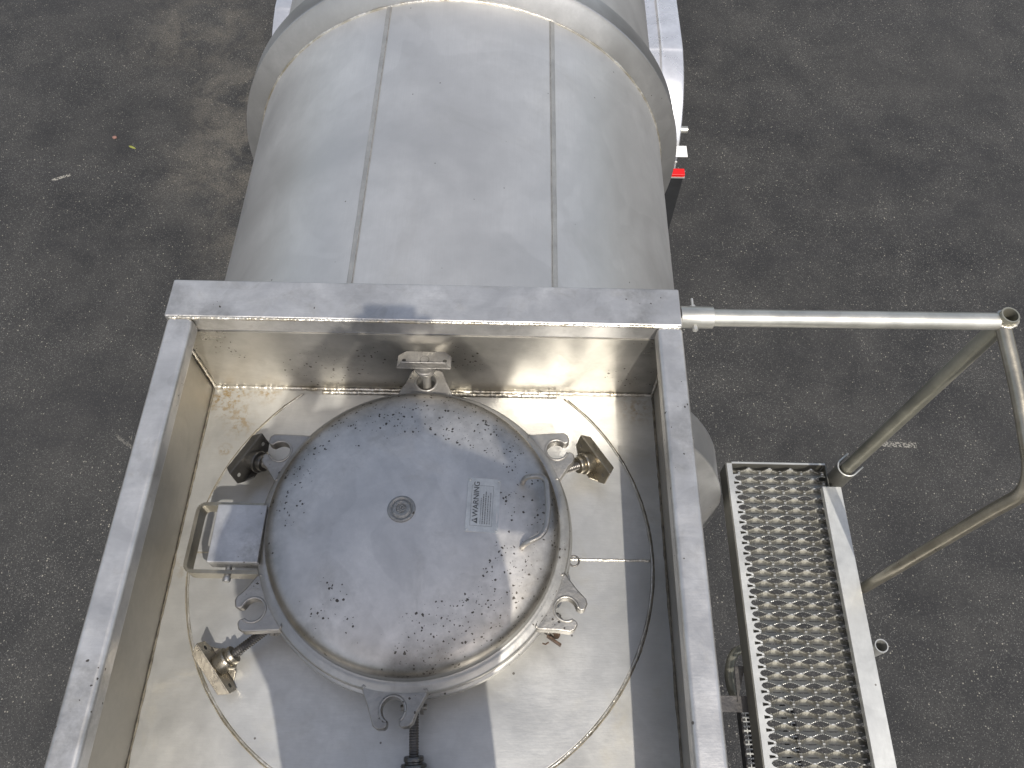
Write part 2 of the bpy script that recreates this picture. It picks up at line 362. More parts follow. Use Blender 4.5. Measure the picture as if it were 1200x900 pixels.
# barrel
bm = BM()
prof = [(0, -2.45), (.25, -2.42), (.5, -2.33), (.68, -2.2), (TR - .02, -2.1), (TR, -2.0)] + [(TR, -2 + i * .5) for i in range(1, 25)] + [(TR - .02, 10.1), (.5, 10.35), (0, 10.45)]
lathe(bm, prof, (AX, 0, AZ), 128, 'y')
barrel = link('tank_barrel', bm, 'tank', trailer, True)
def tring(Y, name='stiffening_ring', ro=.829, wn=.05, wt=.085, wf=.05, arcs=None):
    bm = BM()
    p = [(TR - .01, Y - .001), (TR, Y), (ro - .008, Y + wn - .006), (ro + .001, Y + wn - .002), (ro + .003, Y + wn + .002), (ro, Y + wn + .008), (ro, Y + wn + wt), (ro - .004, Y + wn + wt + .005), (TR, Y + wn + wt + wf), (TR - .01, Y + wn + wt + wf)]
    if arcs:
        bm.free()
        for a0, a1 in arcs: bm = BM(); lathe(bm, p, (AX, 0, AZ), 80, 'y', R(a0), R(a1)); link(name, bm, 'ring', barrel, 'auto')
        return
    lathe(bm, p, (AX, 0, AZ), 160, 'y'); o = link(name, bm, 'ring', barrel, 'auto')
    bm = BM()
    tube(bm, [(AX + (TR + .001) * math.sin(a), Y - .002, AZ + (TR + .001) * math.cos(a)) for a in [R(-112 + i * 224 / 420) for i in range(421)]], .0042, 8, wob=.35, seed=Y)
    link('ring_weld', bm, 'weld', barrel, True)
tring(2.245); tring(.80, ro=.834, wn=.055, wt=.11, arcs=((-35, 46), (134, 215))); tring(5.2)
for ang, sd in ((-15, 1), (24, 2)):
    for y0, y1 in ((.9, 2.243), (2.45, 5.19)):
        bm = BM(); a = R(ang); n = 90; prev = None
        for i in range(n + 1):
            y = y0 + (y1 - y0) * i / n; wv = lambda s: 1 + .10 * noise.noise((y * 14, s, sd))
            row = []
            for wd, hh in ((-.0092, .0003), (-.0070, .0006), (-.0056, .0028), (0, .0020 + .0006 * noise.noise((y * 60, sd, 1))), (.0056, .0028), (.0070, .0006), (.0092, .0003)):
                aa = a + wd * wv(1 if wd > 0 else -1) / TR; r_ = TR + hh
                row.append(bm.verts.new((AX + r_ * math.sin(aa), y, AZ + r_ * math.cos(aa))))
            if prev:
                for k in range(6):
                    f = bm.faces.new((prev[k], prev[k + 1], row[k + 1], row[k])); f.material_index = 1 if k in (1, 4) else 0
            prev = row
        link('weld_seam', bm, ['seam', 'seamedge'], barrel)

# spill box: sheet walls, floor, doubler, rim tubes
FZ, RZ = 3.275, 3.55
YF, YB = .855, -.62
bm = BM()
box(bm, -.669, -.665, YB, YF + .004, 3.0, RZ - .041)
box(bm, .3165, .3205, YB, YF + .004, 3.0, RZ - .041)
box(bm, -.6648, .3163, YB - .004, YB, 3.0, RZ - .041)
boxo = link('spill_box', bm, 'sidewall', trailer)
bm = BM(); box(bm, -.6646, .3161, YF, YF + .004, 3.0, RZ - .051); link('front_wall', bm, 'wall', boxo)
bm = BM(); box(bm, -.6645, .316, YB + .001, YF - .0005, FZ - .006, FZ); link('floor_plate', bm, 'floor', boxo)
bm = BM(); box(bm, -.676, .329, .857, .945, RZ - .05, RZ); link('front_rim', bm, 'rim', boxo, bevel=.004)
bm = BM(); box(bm, -.676, .329, YB - .05, YB, RZ - .05, RZ); link('rear_rim', bm, 'rim', boxo, bevel=.004)
for x0 in (-.670, .2795):
    bm = BM(); box(bm, x0, x0 + .05, YB + .001, .8565, RZ - .043, RZ - .0015); link('side_rim', bm, 'rim', boxo, bevel=.009)
# doubler: two half discs clipped by the front wall
DC = (-.172, .481); DR = .457
def half(y0, y1):
    pts = []
    for i in range(361):
        a = 2 * PI * i / 360; x, y = DC[0] + DR * math.cos(a), DC[1] + DR * math.sin(a)
        pts.append((x, y))
    poly = [p for p in pts[:-1] if y0 <= p[1] <= y1]
    poly.sort(key=lambda p: math.atan2(p[1] - (y0 + y1) / 2 * .5 - .25, p[0] - DC[0]))
    def xs(y): d = math.sqrt(max(0, DR * DR - (y - DC[1]) ** 2)); return (DC[0] - d, y), (DC[0] + d, y)
    L = [p for p in poly if p[0] < DC[0]]; Rr = [p for p in poly if p[0] >= DC[0]]
    L.sort(key=lambda p: -p[1]); Rr.sort(key=lambda p: p[1])
    seq = []
    if y1 < DC[1] + DR: seq += [xs(y1)[1], xs(y1)[0]]
    seq += L
    if y0 > DC[1] - DR: seq += [xs(y0)[0], xs(y0)[1]]
    seq += Rr
    out = []
    for p in seq:
        if not out or (abs(p[0] - out[-1][0]) + abs(p[1] - out[-1][1])) > 1e-4: out.append(p)
    return out
YS = .474
for i, (a, b) in enumerate(((0., YS - .0015), (YS + .0015, .838))):
    bm = BM(); prism(bm, half(a, b), FZ + .0001, FZ + .004); link('doubler_plate', bm, 'doubler', boxo, bevel=.0012)
# welds and dirty crevices of the box
bm = BM()
aa = [R(t) for t in range(128, 413, 1)]
tube(bm, [(DC[0] + (DR + .002) * math.cos(a) + .0012 * noise.noise((a * 14, 0, 3)), DC[1] + (DR + .002) * math.sin(a) + .0012 * noise.noise((a * 14, 5, 3)), FZ + .002) for a in aa if DC[1] + DR * math.sin(a) < .838], .0023, 8, wob=.5, seed=3)
link('doubler_weld', bm, 'weld', boxo, True)
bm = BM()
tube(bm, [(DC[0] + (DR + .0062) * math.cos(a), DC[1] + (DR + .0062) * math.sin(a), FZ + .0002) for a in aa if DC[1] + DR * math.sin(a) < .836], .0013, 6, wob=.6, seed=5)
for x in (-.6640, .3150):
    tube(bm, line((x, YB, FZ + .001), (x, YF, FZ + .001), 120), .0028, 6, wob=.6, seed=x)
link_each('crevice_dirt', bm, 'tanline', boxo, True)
bm = BM()
tube(bm, line((-.664, YF - .003, FZ + .002), (.315, YF - .003, FZ + .002), 260), .0042, 8, wob=.6, seed=11)
tube(bm, line((-.42, .8425, FZ + .004), (.10, .8435, FZ + .004), 160), .0042, 8, wob=.6, seed=12)
link_each('front_weld', bm, 'weld', boxo, True)
bm = BM()
tube(bm, line((.113, YS, FZ + .004), (.283, YS, FZ + .004), 60), .0026, 8, wob=.6, seed=14)
tube(bm, line((-.627, YS, FZ + .003), (-.455, YS, FZ + .003), 60), .0016, 8, wob=.6, seed=15)
link_each('doubler_joint_weld', bm, 'weld', boxo, True)
bm = BM()
tube(bm, line((-.668, .8565, RZ - .004), (.327, .8565, RZ - .004), 300), .0036, 8, wob=.5, seed=16)
for x in (-.6605, .3135):
    tube(bm, line((x, YF - .003, FZ), (x, YF - .003, RZ - .05), 60), .0030, 8, wob=.5, seed=17 + x)
link_each('rim_weld', bm, 'weld', boxo, True)

# ---------------------------------------------------------------- manway
LC = Vector((-.176, .489, 0))
bm = BM()
lathe(bm, [(.262, 3.3835), (.292, 3.3835), (.2965, 3.380), (.297, 3.366), (.293, 3.362), (.277, 3.359), (.2765, 3.276)], LC, 160)
neck = link('manway_neck', bm, 'lidrim', trailer, 'auto')
bm = BM()
tube(bm, [(LC.x + (.2795 + .0008 * noise.noise((a * 30, 0, 0))) * math.cos(a), LC.y + .2795 * math.sin(a), FZ + .0065) for a in [2 * PI * i / 700 for i in range(700)]], .0042, 8, closed=True, wob=.7, seed=21)
link('neck_weld', bm, 'weld', neck, True)
bm = BM()
prof = [(0, .074), (.05, .0735), (.10, .0718), (.15, .0685), (.19, .0640), (.22, .0592), (.238, .0545), (.249, .0490), (.2565, .0420), (.2605, .0335), (.2625, .022), (.2632, .010), (.2645, .004), (.268, .0015), (.2725, .0035), (.277, .001), (.2835, -.0005), (.2868, -.003), (.2872, -.017), (.284, -.0195), (.262, -.0195)]
lathe(bm, [(r * (1.028 if r < .266 else 1.016), z) for r, z in prof], (0, 0, 0), 160)
bmesh.ops.translate(bm, verts=bm.verts, vec=(LC.x, LC.y, 3.405))
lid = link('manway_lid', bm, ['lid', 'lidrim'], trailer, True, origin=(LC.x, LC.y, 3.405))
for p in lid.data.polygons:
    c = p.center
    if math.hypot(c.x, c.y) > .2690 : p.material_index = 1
lid['label'] = 'domed round lid speckled with dark rust spots'
def P(rad, ang, z): return Vector((LC.x + rad * math.cos(R(ang)), LC.y + rad * math.sin(R(ang)), z))
# open-slot clamp lugs round the lid
def lug(ang, slot=0., closed=False, tw=0.):
    bm = BM(); rin = .0172; ri = .0172; o_ = .0085
    a0 = math.asin(o_ / rin)
    arc = [(rin * math.cos(a0 + (2 * PI - 2 * a0) * i / 28), rin * math.sin(a0 + (2 * PI - 2 * a0) * i / 28)) for i in range(29)]
    s = R(slot); rotp = lambda p: (p[0] * math.cos(s) - p[1] * math.sin(s), p[0] * math.sin(s) + p[1] * math.cos(s))
    tips = [(.023, -.0088), (.0275, -.013), (.0270, -.024), (.0215, -.0305)]
    pts = [(-.038, .054), (-.028, .052), (.002, .0375)] + [rotp((x, -y)) for x, y in reversed(tips)] + [rotp(p) for p in arc] + [rotp(p) for p in tips] + [(.002, -.0375), (-.028, -.052), (-.038, -.054)]
    T = Matrix.Translation(P(.3155, ang, 3.403)) @ Matrix.Rotation(R(ang), 4, 'Z') @ Matrix.Diagonal((1.1, 1.1, 1, 1))
    prism(bm, pts[::-1], -.024, 0, mat=T)
    o = link('clamp_lug', bm, 'lug', lid, bevel=.0032)
    bm = BM()   # raised bead round the slot and the weld at the lug's root
    arc3 = [T @ Vector((*rotp(((rin + .0025) * math.cos(t), (rin + .0025) * math.sin(t))), .0003)) for t in [a0 * 1.05 + (2 * PI - 2.1 * a0) * i / 36 for i in range(37)]]
    tube(bm, arc3, .0024, 8, flat=.7)
    for sgn in (1, -1):
        tube(bm, [T @ Vector((-.034 + .006 * t, sgn * (.046 + .0035 * (1 - t)), -.006 * (1 - t))) for t in [i / 6 for i in range(7)]], .0052, 8, wob=.5, seed=ang + sgn)
    link_each('lug_bead', bm, 'lug', lid, True)
for a, s in ((90, 0), (32, -18), (-27, 0), (-92.3, 8), (-150.5, -12), (151, 18)): lug(a, s)
# pivot ears on the neck
for a in (90, 30, -31, -87, -147, 149):
    bm = BM()
    for sg in (-1, 1):
        T = Matrix.Translation(P(.29, a, 3.338)) @ Matrix.Rotation(R(a), 4, 'Z') @ Matrix.Translation((0, sg * .0145, 0)) @ Matrix.Rotation(R(90), 4, 'X')
        prism(bm, [(-.02, -.02), (.018, -.016), (.026, -.006), (.026, .006), (.018, .016), (-.02, .02)], -.003, .003, mat=T)
    T = Matrix.Translation(P(.304, a, 3.338)) @ Matrix.Rotation(R(a), 4, 'Z') @ Matrix.Rotation(R(90), 4, 'X')
    lathe(bm, [(0, -.023), (.0055, -.023), (.0055, .023), (0, .023)], n=14, mat=T)
    link('pivot_ear', bm, 'lug', neck, bevel=.0008)

# swing bolts
def swing_bolt(ang, r0, z0, d, length, mat_nut, mat_shank, roll=0., wing=True, off=0., label=None, nutpos=None):
    """d = (outward, tangential, up) direction of the shank from its pivot"""
    er = Vector((math.cos(R(ang)), math.sin(R(ang)), 0)); et = Vector((-er.y, er.x, 0)); ez = Vector((0, 0, 1))
    p0 = P(r0, ang, z0) + et * off; u = (er * d[0] + et * d[1] + ez * d[2]).normalized()
    v = u.cross(ez) if abs(u.z) < .9 else er.cross(u)
    if abs(u.z) > .9: v = et - u * et.dot(u)
    v.normalize(); w_ = v.cross(u).normalized()
    if w_.z < 0: w_ = -w_; v = -v
    Rl = Matrix.Rotation(roll, 3, u); v = Rl @ v; w_ = Rl @ w_
    T = Matrix((( v.x, w_.x, u.x, p0.x), (v.y, w_.y, u.y, p0.y), (v.z, w_.z, u.z, p0.z), (0, 0, 0, 1)))
    bm = BM()
    # eye at the pivot, shank with thread ridges
    lathe(bm, [(0, -.010), (.010, -.010), (.010, .010), (0, .010)], n=16, mat=T @ Matrix.Rotation(R(90), 4, 'Y'))
    pr = [(0, 0), (.0085, 0)]; k = int(length / .0022)
    for i in range(1, k): pr.append((.0088 if i % 2 else .0078, i * .0022))
    pr += [(.0085, length), (0, length)]
    lathe(bm, pr, n=16, mat=T)
    b = link('clamp_bolt', bm, mat_shank, trailer, 'auto')
    if label: b['label'] = label
    n0 = length - .036 if nutpos is None else nutpos
    bm = BM()
    lathe(bm, [(.009, n0), (.0165, n0), (.0175, n0 + .002), (.0175, n0 + .007), (.0155, n0 + .009), (.0155, n0 + .011), (.0215, n0 + .012), (.0225, n0 + .014), (.0225, n0 + .0165), (.0195, n0 + .018), (.0195, n0 + .034), (.018, n0 + .036), (.009, n0 + .036)], n=36, mat=T)
    link('nut_collar', bm, mat_nut, b, 'auto')
    # pressed wing plate: web with end holes, one flange folded out and one folded in, ends cut on a slant
    bm = BM(); h0 = n0 + .036; W, Hh, t_ = .054, .023, .0028
    def webface(z, flip):
        out = [(-W, -Hh), (W * .72, -Hh), (W, -Hh * .2), (W, Hh), (-W * .72, Hh), (-W, Hh * .2)]
        out = [(-W, -Hh * .45), (-W * .72, -Hh), (W * .72, -Hh), (W, -Hh * .45), (W, Hh), (-W, Hh)]
        return out
    prism(bm, webface(0, 0), h0, h0 + t_, mat=T)
    # outer flange (folded away from the lid)
    q = [(-W, 0), (W, 0), (W * .80, .017), (-W * .80, .017)]
    F = T @ Matrix(((1, 0, 0, 0), (0, 0, 1, Hh - t_), (0, 1, 0, h0 + t_ - .0005), (0, 0, 0, 1)))
    prism(bm, q, 0, t_, mat=F)
    q = [(-W * .72, 0), (W * .72, 0), (W * .45, -.014), (-W * .45, -.014)]
    F = T @ Matrix(((1, 0, 0, 0), (0, 0, 1, -Hh), (0, 1, 0, h0 + .0005), (0, 0, 0, 1)))
    prism(bm, q, 0, t_, mat=F)
    nf0 = len(bm.faces)
    for s in (-1, 1):
        for z in (h0 - .0004, h0 + t_ + .0004):
            lathe(bm, [(0, z), (.0042, z)], n=14, mat=T @ Matrix.Translation((s * .041, .003, 0)))
    for z in (h0 + t_ + .0005,): lathe(bm, [(0, z), (.0095, z)], n=18, mat=T)
    bm.faces.ensure_lookup_table()
    for f in bm.faces[nf0:]: f.material_index = 1
    link('wing_nut', bm, [mat_nut, 'darkline' if mat_nut != 'darknut' else 'plate'], b, bevel=.0009)
    return b
swing_bolt(154, .30, 3.362, (1, 0.08, -.36), .096, 'darknut', 'lug', roll=R(8), label='dark greasy swing bolt lying beside the upper left lug')
swing_bolt(27, .30, 3.362, (1, .02, -.38), .092, 'nut', 'shank', roll=R(-8), label='bronze tinted swing bolt lying beside the upper right lug')
swing_bolt(-147, .30, 3.335, (1, 0.06, -.22), .125, 'nut', 'shank', roll=R(-14))
swing_bolt(-87, .30, 3.335, (1, 0, -.20), .118, 'darknut', 'shank', roll=0)
swing_bolt(90, .308, 3.338, (.20, 0, 1), .128, 'lug', 'lug', roll=0, label='upright swing bolt engaged in the front lug', nutpos=.088)
# leftover fitting under the lower right lug
bm = BM()
T = Matrix.Translation(P(.315, -33.5, 3.345)) @ Matrix.Rotation(R(-33), 4, 'Z') @ Matrix.Diagonal((.72, .72, .8, 1))
lathe(bm, [(0, -.004), (.016, -.004), (.016, .004), (0, .004)], n=20, mat=T @ Matrix.Rotation(R(70), 4, 'X'))
box(bm, -.012, .030, -.018, -.013, -.010, .010, mat=T)
tube(bm, [T @ Vector(p) for p in ((.0, -.026, 0), (-.004, -.034, -.004), (-.012, -.036, -.006))], .0016, 6)
link('bolt_pin', bm, 'rust', neck, bevel=.001)
# cotter ring at the right of the flange
bm = BM()
c = P(.297, -9, 3.372) + Vector((.006, .0, 0))
tube(bm, [(c.x + .0095 * math.cos(t), c.y + .0095 * math.sin(t), c.z + .001 * math.sin(t)) for t in [2 * PI * i / 28 for i in range(28)]], .0017, 8, closed=True)
tube(bm, [(c.x - .022, c.y + .011, c.z), (c.x - .008, c.y + .009, c.z)], .0016, 6); tube(bm, [(c.x - .022, c.y - .011, c.z), (c.x - .008, c.y - .009, c.z)], .0016, 6)
link('cotter_ring', bm, 'shank', neck, True)
# boss at the centre
bm = BM(); bc = (-.193, .499, 0); bz = 3.4785
lathe(bm, [(.0, bz + .0015), (.008, bz + .002), (.0095, bz + .004), (.014, bz + .0045), (.018, bz + .0015), (.0215, bz + .0035), (.0245, bz + .0025), (.0265, bz - .002)], bc, 40)
for i in range(26):
    a, rr = random.random() * 6.28, random.random() ** .5 * .0085
    bmesh.ops.create_icosphere(bm, subdivisions=1, radius=random.uniform(.001, .0026), matrix=Matrix.Translation((bc[0] + rr * math.cos(a), bc[1] + rr * math.sin(a), bz + .002)))
link('center_boss', bm, 'boss', lid, 'auto')
# lid handle
bm = BM()
hp = [(.024, .560, 3.462), (.028, .5605, 3.492), (.066, .560, 3.499), (.070, .495, 3.499), (.063, .450, 3.499), (.030, .4365, 3.492), (.023, .436, 3.462)]
tube(bm, fillet(hp, .018, 7), .0049, 14)
for x, y in ((.024, .560), (.023, .436)): lathe(bm, [(.0, 3.4650), (.007, 3.4650), (.0105, 3.458)], (x, y, 0), 20)
link('lid_handle', bm, 'lug', lid, True)
# warning plate with its print
def text_bm(bm, s, size, T, mi):
    cu = bpy.data.curves.new('t', 'FONT'); cu.body = s; cu.size = size; cu.extrude = .0; cu.offset = size * .008
    ob = bpy.data.objects.new('t', cu); C.objects.link(ob); dg = bpy.context.evaluated_depsgraph_get(); dg.update()
    me = ob.evaluated_get(dg).to_mesh(); n0 = len(bm.verts); f0 = len(bm.faces)
    bm.from_mesh(me); bm.verts.ensure_lookup_table(); bm.faces.ensure_lookup_table()
    for v in bm.verts[n0:]: v.co = T @ v.co
    for f in bm.faces[f0:]: f.material_index = mi
    ob.evaluated_get(dg).to_mesh_clear(); bpy.data.objects.remove(ob); bpy.data.curves.remove(cu)
bm = BM(); pc = Vector((-.0475, .5110, 3.4745)); tilt = Matrix.Rotation(R(5.0), 4, 'Y')
PT = Matrix.Translation(pc) @ tilt @ Matrix.Rotation(R(-1.5), 4, 'Z')
box(bm, -.0295, .0295, -.051, .051, -.006, .0012, mat=PT)
TT = PT @ Matrix.Translation((-.0085, -.036, .0016)) @ Matrix.Rotation(R(90), 4, 'Z')
text_bm(bm, 'WARNING', .0140, TT @ Matrix.Translation((.0125, 0, 0)), 1)
prism(bm, [(0, 0), (.0115, 0), (.0058, .0105)], 0, .0001, 1, mat=TT)
prism(bm, [(.0050, .002), (.0066, .002), (.0066, .0075), (.0050, .0075)], .0002, .0003, 0, mat=TT)
for i, (L, thk) in enumerate(((.050, .0010), (.056, .0016), (.060, .0016), (.052, .0012), (.060, .0012))):
    x = 0
    while x < L:                                    # rows of tiny worn characters, unreadable in the photo
        wd = random.uniform(.0012, .0034)
        prism(bm, [(x, -.0055 - i * .0042), (x + wd, -.0055 - i * .0042), (x + wd, -.0055 - i * .0042 + thk), (x, -.0055 - i * .0042 + thk)], 0, .0001, 2, mat=TT); x += wd + random.uniform(.0004, .0011)
for a, b, c_, d_ in ((-.004, .073, .0128, .0132), (-.004, .073, -.0262, -.0258)): prism(bm, [(a, c_), (b, c_), (b, d_), (a, d_)], 0, .00008, 2, mat=TT)
for a in (-.004, .0726): prism(bm, [(a, -.0258), (a + .0004, -.0258), (a + .0004, .0128), (a, .0128)], 0, .00007, 2, mat=TT)
for x, y in ((-.026, -.047), (.0265, -.047), (-.026, .047), (.0265, .047)):
    lathe(bm, [(0, .003), (.0016, .0027), (.0024, .0012)], n=12, mat=PT @ Matrix.Translation((x, y, 0)))
link('warning_plate', bm, ['plate', 'print', 'printgrey'], lid)

# hinge on the left: inverted channel over a bent strap with a pin
bm = BM()
box(bm, -.545, -.452, .413, .524, 3.414, 3.420)
box(bm, -.545, -.452, .413, .418, 3.385, 3.414); box(bm, -.545, -.452, .519, .524, 3.385, 3.414)
hinge = link('lid_hinge', bm, 'hinge', trailer, bevel=.003)
bm = BM()
st = fillet([(-.455, .403, 3.385), (-.592, .403, 3.385), (-.590, .533, 3.385), (-.455, .533, 3.385)], .016, 6)
for A, B in zip(st, st[1:]):
    d = (B - A).normalized(); nrm = Vector((d.y, -d.x, 0)) * .0035
    vs8 = [A - nrm, A + nrm, B + nrm, B - nrm]
    lo = [bm.verts.new(v + Vector((0, 0, -.024))) for v in vs8]; hi = [bm.verts.new(v + Vector((0, 0, .010))) for v in vs8]
    bm.faces.new(lo[::-1]); bm.faces.new(hi)
    for i in range(4): bm.faces.new((lo[i], lo[(i + 1) % 4], hi[(i + 1) % 4], hi[i]))
bmesh.ops.remove_doubles(bm, verts=bm.verts, dist=.00005)
link('hinge_strap', bm, 'strap', hinge)
bm = BM()
lathe(bm, [(0, .388), (.0062, .388), (.0072, .3895), (.0072, .396), (.0058, .397), (.0055, .54), (0, .54)], (-.515, 0, 3.382), 20, 'y')
link('hinge_pin', bm, 'plate', hinge, 'auto')
# ---------------------------------------------------------------- guard rail
CO = Vector((.972, .897, 3.528))
bm = BM(); tube(bm, line((.392, .891, 3.530), tuple(CO - Vector((.012, 0, 0))), 6), .0175, 24)
rail = link('guard_rail', bm, 'pipe', trailer, 'auto')
bm = BM(); lathe(bm, [(.012, .330), (.021, .330), (.022, .332), (.022, .394), (.0175, .396)], (0, .891, 3.530), 28, 'x'); link('rail_socket', bm, 'pipe', rail, 'auto')
bm = BM()
lathe(bm, [(0, .936), (.0026, .936), (.0026, .918), (.0062, .918), (.0062, .912), (.003, .911), (.003, .870), (.0055, .869), (.0055, .860), (0, .860)], (.358, 0, 3.530), 6, 'y')
link('socket_bolt', bm, 'plate', rail)
bm = BM(); pipe_open(bm, (.955, .915, 2.665), (.975, .897, 3.552), .0178, .003, 28); link('rail_post', bm, 'post', rail, 'auto')
bm = BM()
hp = [tuple(CO - Vector((0, .012, .004))), (.988, .74, 3.482), (.999, .585, 3.425), (.994, .590, 3.30), (.975, .596, 2.67)]
tube(bm, fillet(hp, .10, 12), .0145, 20); link('rail_hoop', bm, 'strap', rail, 'auto')
bm = BM()
tube(bm, [(CO.x + .003 + .0195 * math.cos(t), CO.y + .0195 * math.sin(t), 3.536 + .004 * math.cos(t)) for t in [2 * PI * i / 40 for i in range(40)]], .0035, 8, closed=True, wob=.6, seed=31)
link('corner_weld', bm, 'weld', rail, True)

# ---------------------------------------------------------------- walkway
PZ = 2.68; GX0, GX1, GY0, GY1 = .640, .928, -.60, .955
bm = BM()
p, wx, dx = .0151, .0610, .0024     # formed plank: toothed lens openings, dished sheet between the rows
nrow = int((GY1 - GY0 - .02) / (2 * p)); n = int((GX1 - GX0 - .006) / dx)
def lens(x): 
    c = math.cos(2 * PI * (x - GX0 - .032) / wx) * .5 + .5      # 1 at the middle of a lens of row A
    return c
for r_ in range(nrow):
    ya, yb = GY1 - .014 - r_ * 2 * p, GY1 - .014 - (r_ + 1) * 2 * p
    prev = None
    for i in range(n + 1):
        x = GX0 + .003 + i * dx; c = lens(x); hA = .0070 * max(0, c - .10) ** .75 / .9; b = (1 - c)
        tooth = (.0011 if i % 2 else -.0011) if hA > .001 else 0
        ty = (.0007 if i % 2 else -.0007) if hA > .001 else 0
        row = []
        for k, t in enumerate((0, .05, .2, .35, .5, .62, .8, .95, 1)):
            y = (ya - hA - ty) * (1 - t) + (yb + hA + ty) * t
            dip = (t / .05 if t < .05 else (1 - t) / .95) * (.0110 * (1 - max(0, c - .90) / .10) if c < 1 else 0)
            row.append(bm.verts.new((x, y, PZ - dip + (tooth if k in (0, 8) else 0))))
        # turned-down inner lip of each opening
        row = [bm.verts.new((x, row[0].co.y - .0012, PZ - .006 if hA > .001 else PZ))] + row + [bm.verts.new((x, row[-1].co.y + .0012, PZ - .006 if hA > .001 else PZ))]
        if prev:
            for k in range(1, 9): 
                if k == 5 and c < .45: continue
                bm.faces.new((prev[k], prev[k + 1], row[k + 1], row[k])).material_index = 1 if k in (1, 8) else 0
            bm.faces.new((prev[0], prev[1], row[1], row[0])); bm.faces.new((prev[9], prev[10], row[10], row[9]))
            if hA <= .001:
                pass
        prev = row
    # small bright bridges between neighbouring lenses of the row
    for m_ in range(-1, 6):
        xb = GX0 + .032 + (m_ + .5) * wx
        if GX0 + .004 < xb < GX1 - .004: box(bm, xb - .0032, xb + .0032, ya - .0014, ya + .0014, PZ - .0005, PZ + .0011, 1)
        xb = GX0 + .032 + m_ * wx
        if GX0 + .004 < xb < GX1 - .004: box(bm, xb - .0032, xb + .0032, (ya + yb) / 2 - .0012, (ya + yb) / 2 + .0012, PZ - .006, PZ + .0011, 1)
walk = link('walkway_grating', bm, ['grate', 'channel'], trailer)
bm = BM()
box(bm, GX0 - .006, GX0 - .002, GY0, GY1, PZ - .066, PZ + .003); box(bm, GX0 - .002, GX0 + .012, GY0, GY1, PZ - .001, PZ + .003)
box(bm, GX0 - .002, GX1, GY1, GY1 + .004, PZ - .060, PZ + .003); box(bm, GX1, GX1 + .004, GY0, GY1, PZ - .060, PZ + .001)
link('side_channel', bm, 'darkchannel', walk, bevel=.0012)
bm = BM()
box(bm, GX0 - .0025, GX0 + .0125, GY0, GY1 - .001, PZ + .0031, PZ + .0052); box(bm, GX0 + .013, GX1, GY1 - .001, GY1 + .0042, PZ + .0031, PZ + .0048)
n = 0; y = GY0 + .03                            # scalloped edge beside the first diamonds
while y < GY1 - .03:
    prism(bm, [(GX0 + .012, y - .0105), (GX0 + .020, y - .0115), (GX0 + .034, y - .0135), (GX0 + .034, y - .0108), (GX0 + .021, y - .006), (GX0 + .0165, y), (GX0 + .021, y + .006), (GX0 + .034, y + .0108), (GX0 + .034, y + .0135), (GX0 + .020, y + .0115), (GX0 + .012, y + .0105)], PZ + .0001, PZ + .0018); y += 2 * p
link('grating_border', bm, 'channel', walk)
bm = BM()
box(bm, .8935, .9465, -.60, .872, 2.716, 2.720); box(bm, .9425, .9465, -.60, .872, 2.640, 2.716); box(bm, .8935, .8970, -.60, .872, 2.700, 2.716)
link('kick_plate', bm, 'channel', walk, bevel=.0012)
bm = BM()
T = Matrix.Translation((.958, .915, 2.655)) @ Matrix.Rotation(R(40), 4, 'Z')
so = [(.034, -.027)] + [(.004 + .027 * math.cos(R(a)) - .004, .027 * math.sin(R(a))) for a in range(-90, -271, -15)] + [(.034, .027)]
si = [(.034, -.0235)] + [(.0235 * math.cos(R(a)), .0235 * math.sin(R(a))) for a in range(-90, -271, -15)] + [(.034, .0235)]
prism(bm, so + si[::-1], 0, .105, mat=T)
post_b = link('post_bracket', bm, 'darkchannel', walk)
bm = BM(); tube(bm, [T @ Vector((x, y, .1065)) for x, y in so], .0022, 8); link('bracket_lip', bm, 'channel', walk, True)
bm = BM(); pipe_open(bm, (.979, .437, 2.55), (.979, .437, 2.70), .0175, .0028, 28); box(bm, .9468, .9640, .425, .449, 2.62, 2.66); link('pipe_socket', bm, 'channel', walk, 'auto')
# brackets that carry the walkway from the tank
for y in (.30, -.45):
    bm = BM()
    box(bm, .30, .655, y - .0025, y + .0025, 2.52, 2.605)
    box(bm, .30, .655, y - .02, y + .02, 2.6045, 2.608)
    if y > 0: prism(bm, [(.610, .305), (.640, .395), (.612, .395)], 2.606, 2.612)
    link('walkway_bracket', bm, 'shank', walk)
bm = BM()
tube(bm, smoothpath([(.70, .475, 2.46), (.655, .455, 2.47), (.632, .405, 2.48), (.632, .36, 2.48), (.65, .32, 2.47)], 7), .0125, 16)
link('hand_hold', bm, 'post', walk, True)

# ---------------------------------------------------------------- ladder under the walkway
bm = BM()
for x in (.672, .80):
    box(bm, x, x + .004, -.5, .345, 2.36, 2.40); box(bm, x + .0245, x + .0285, -.5, .345, 2.36, 2.40)
ladder = link('ladder', bm, 'shank', trailer)
for x in (.672, .80):
    bm = BM(); x0, x1 = x + .0042, x + .0243; y = -.5
    while y < .342:                                   # serrated perforated tread: cross webs and a centre web leave two rows of holes
        box(bm, x0, x1, y, y + .0042, 2.394, 2.400)
        y += .0118
    box(bm, x0 + .0086, x0 + .0116, -.5, .343, 2.3935, 2.3995)
    link('tread_strip', bm, 'channel', ladder)
for z in (.45, .75, 1.05, 1.35, 1.65, 1.95, 2.25):
    bm = BM(); tube(bm, line((.64, .10 + (z - 1.2) * .02, z), (.92, .10 + (z - 1.2) * .02, z), 2), .0125, 14); link('ladder_rung', bm, 'channel', ladder, 'auto')
for x in (.64, .92):
    bm = BM(); tube(bm, line((x, .085, .3), (x, .125, 2.60), 2), .016, 14); link('ladder_rail', bm, 'post', ladder, 'auto')

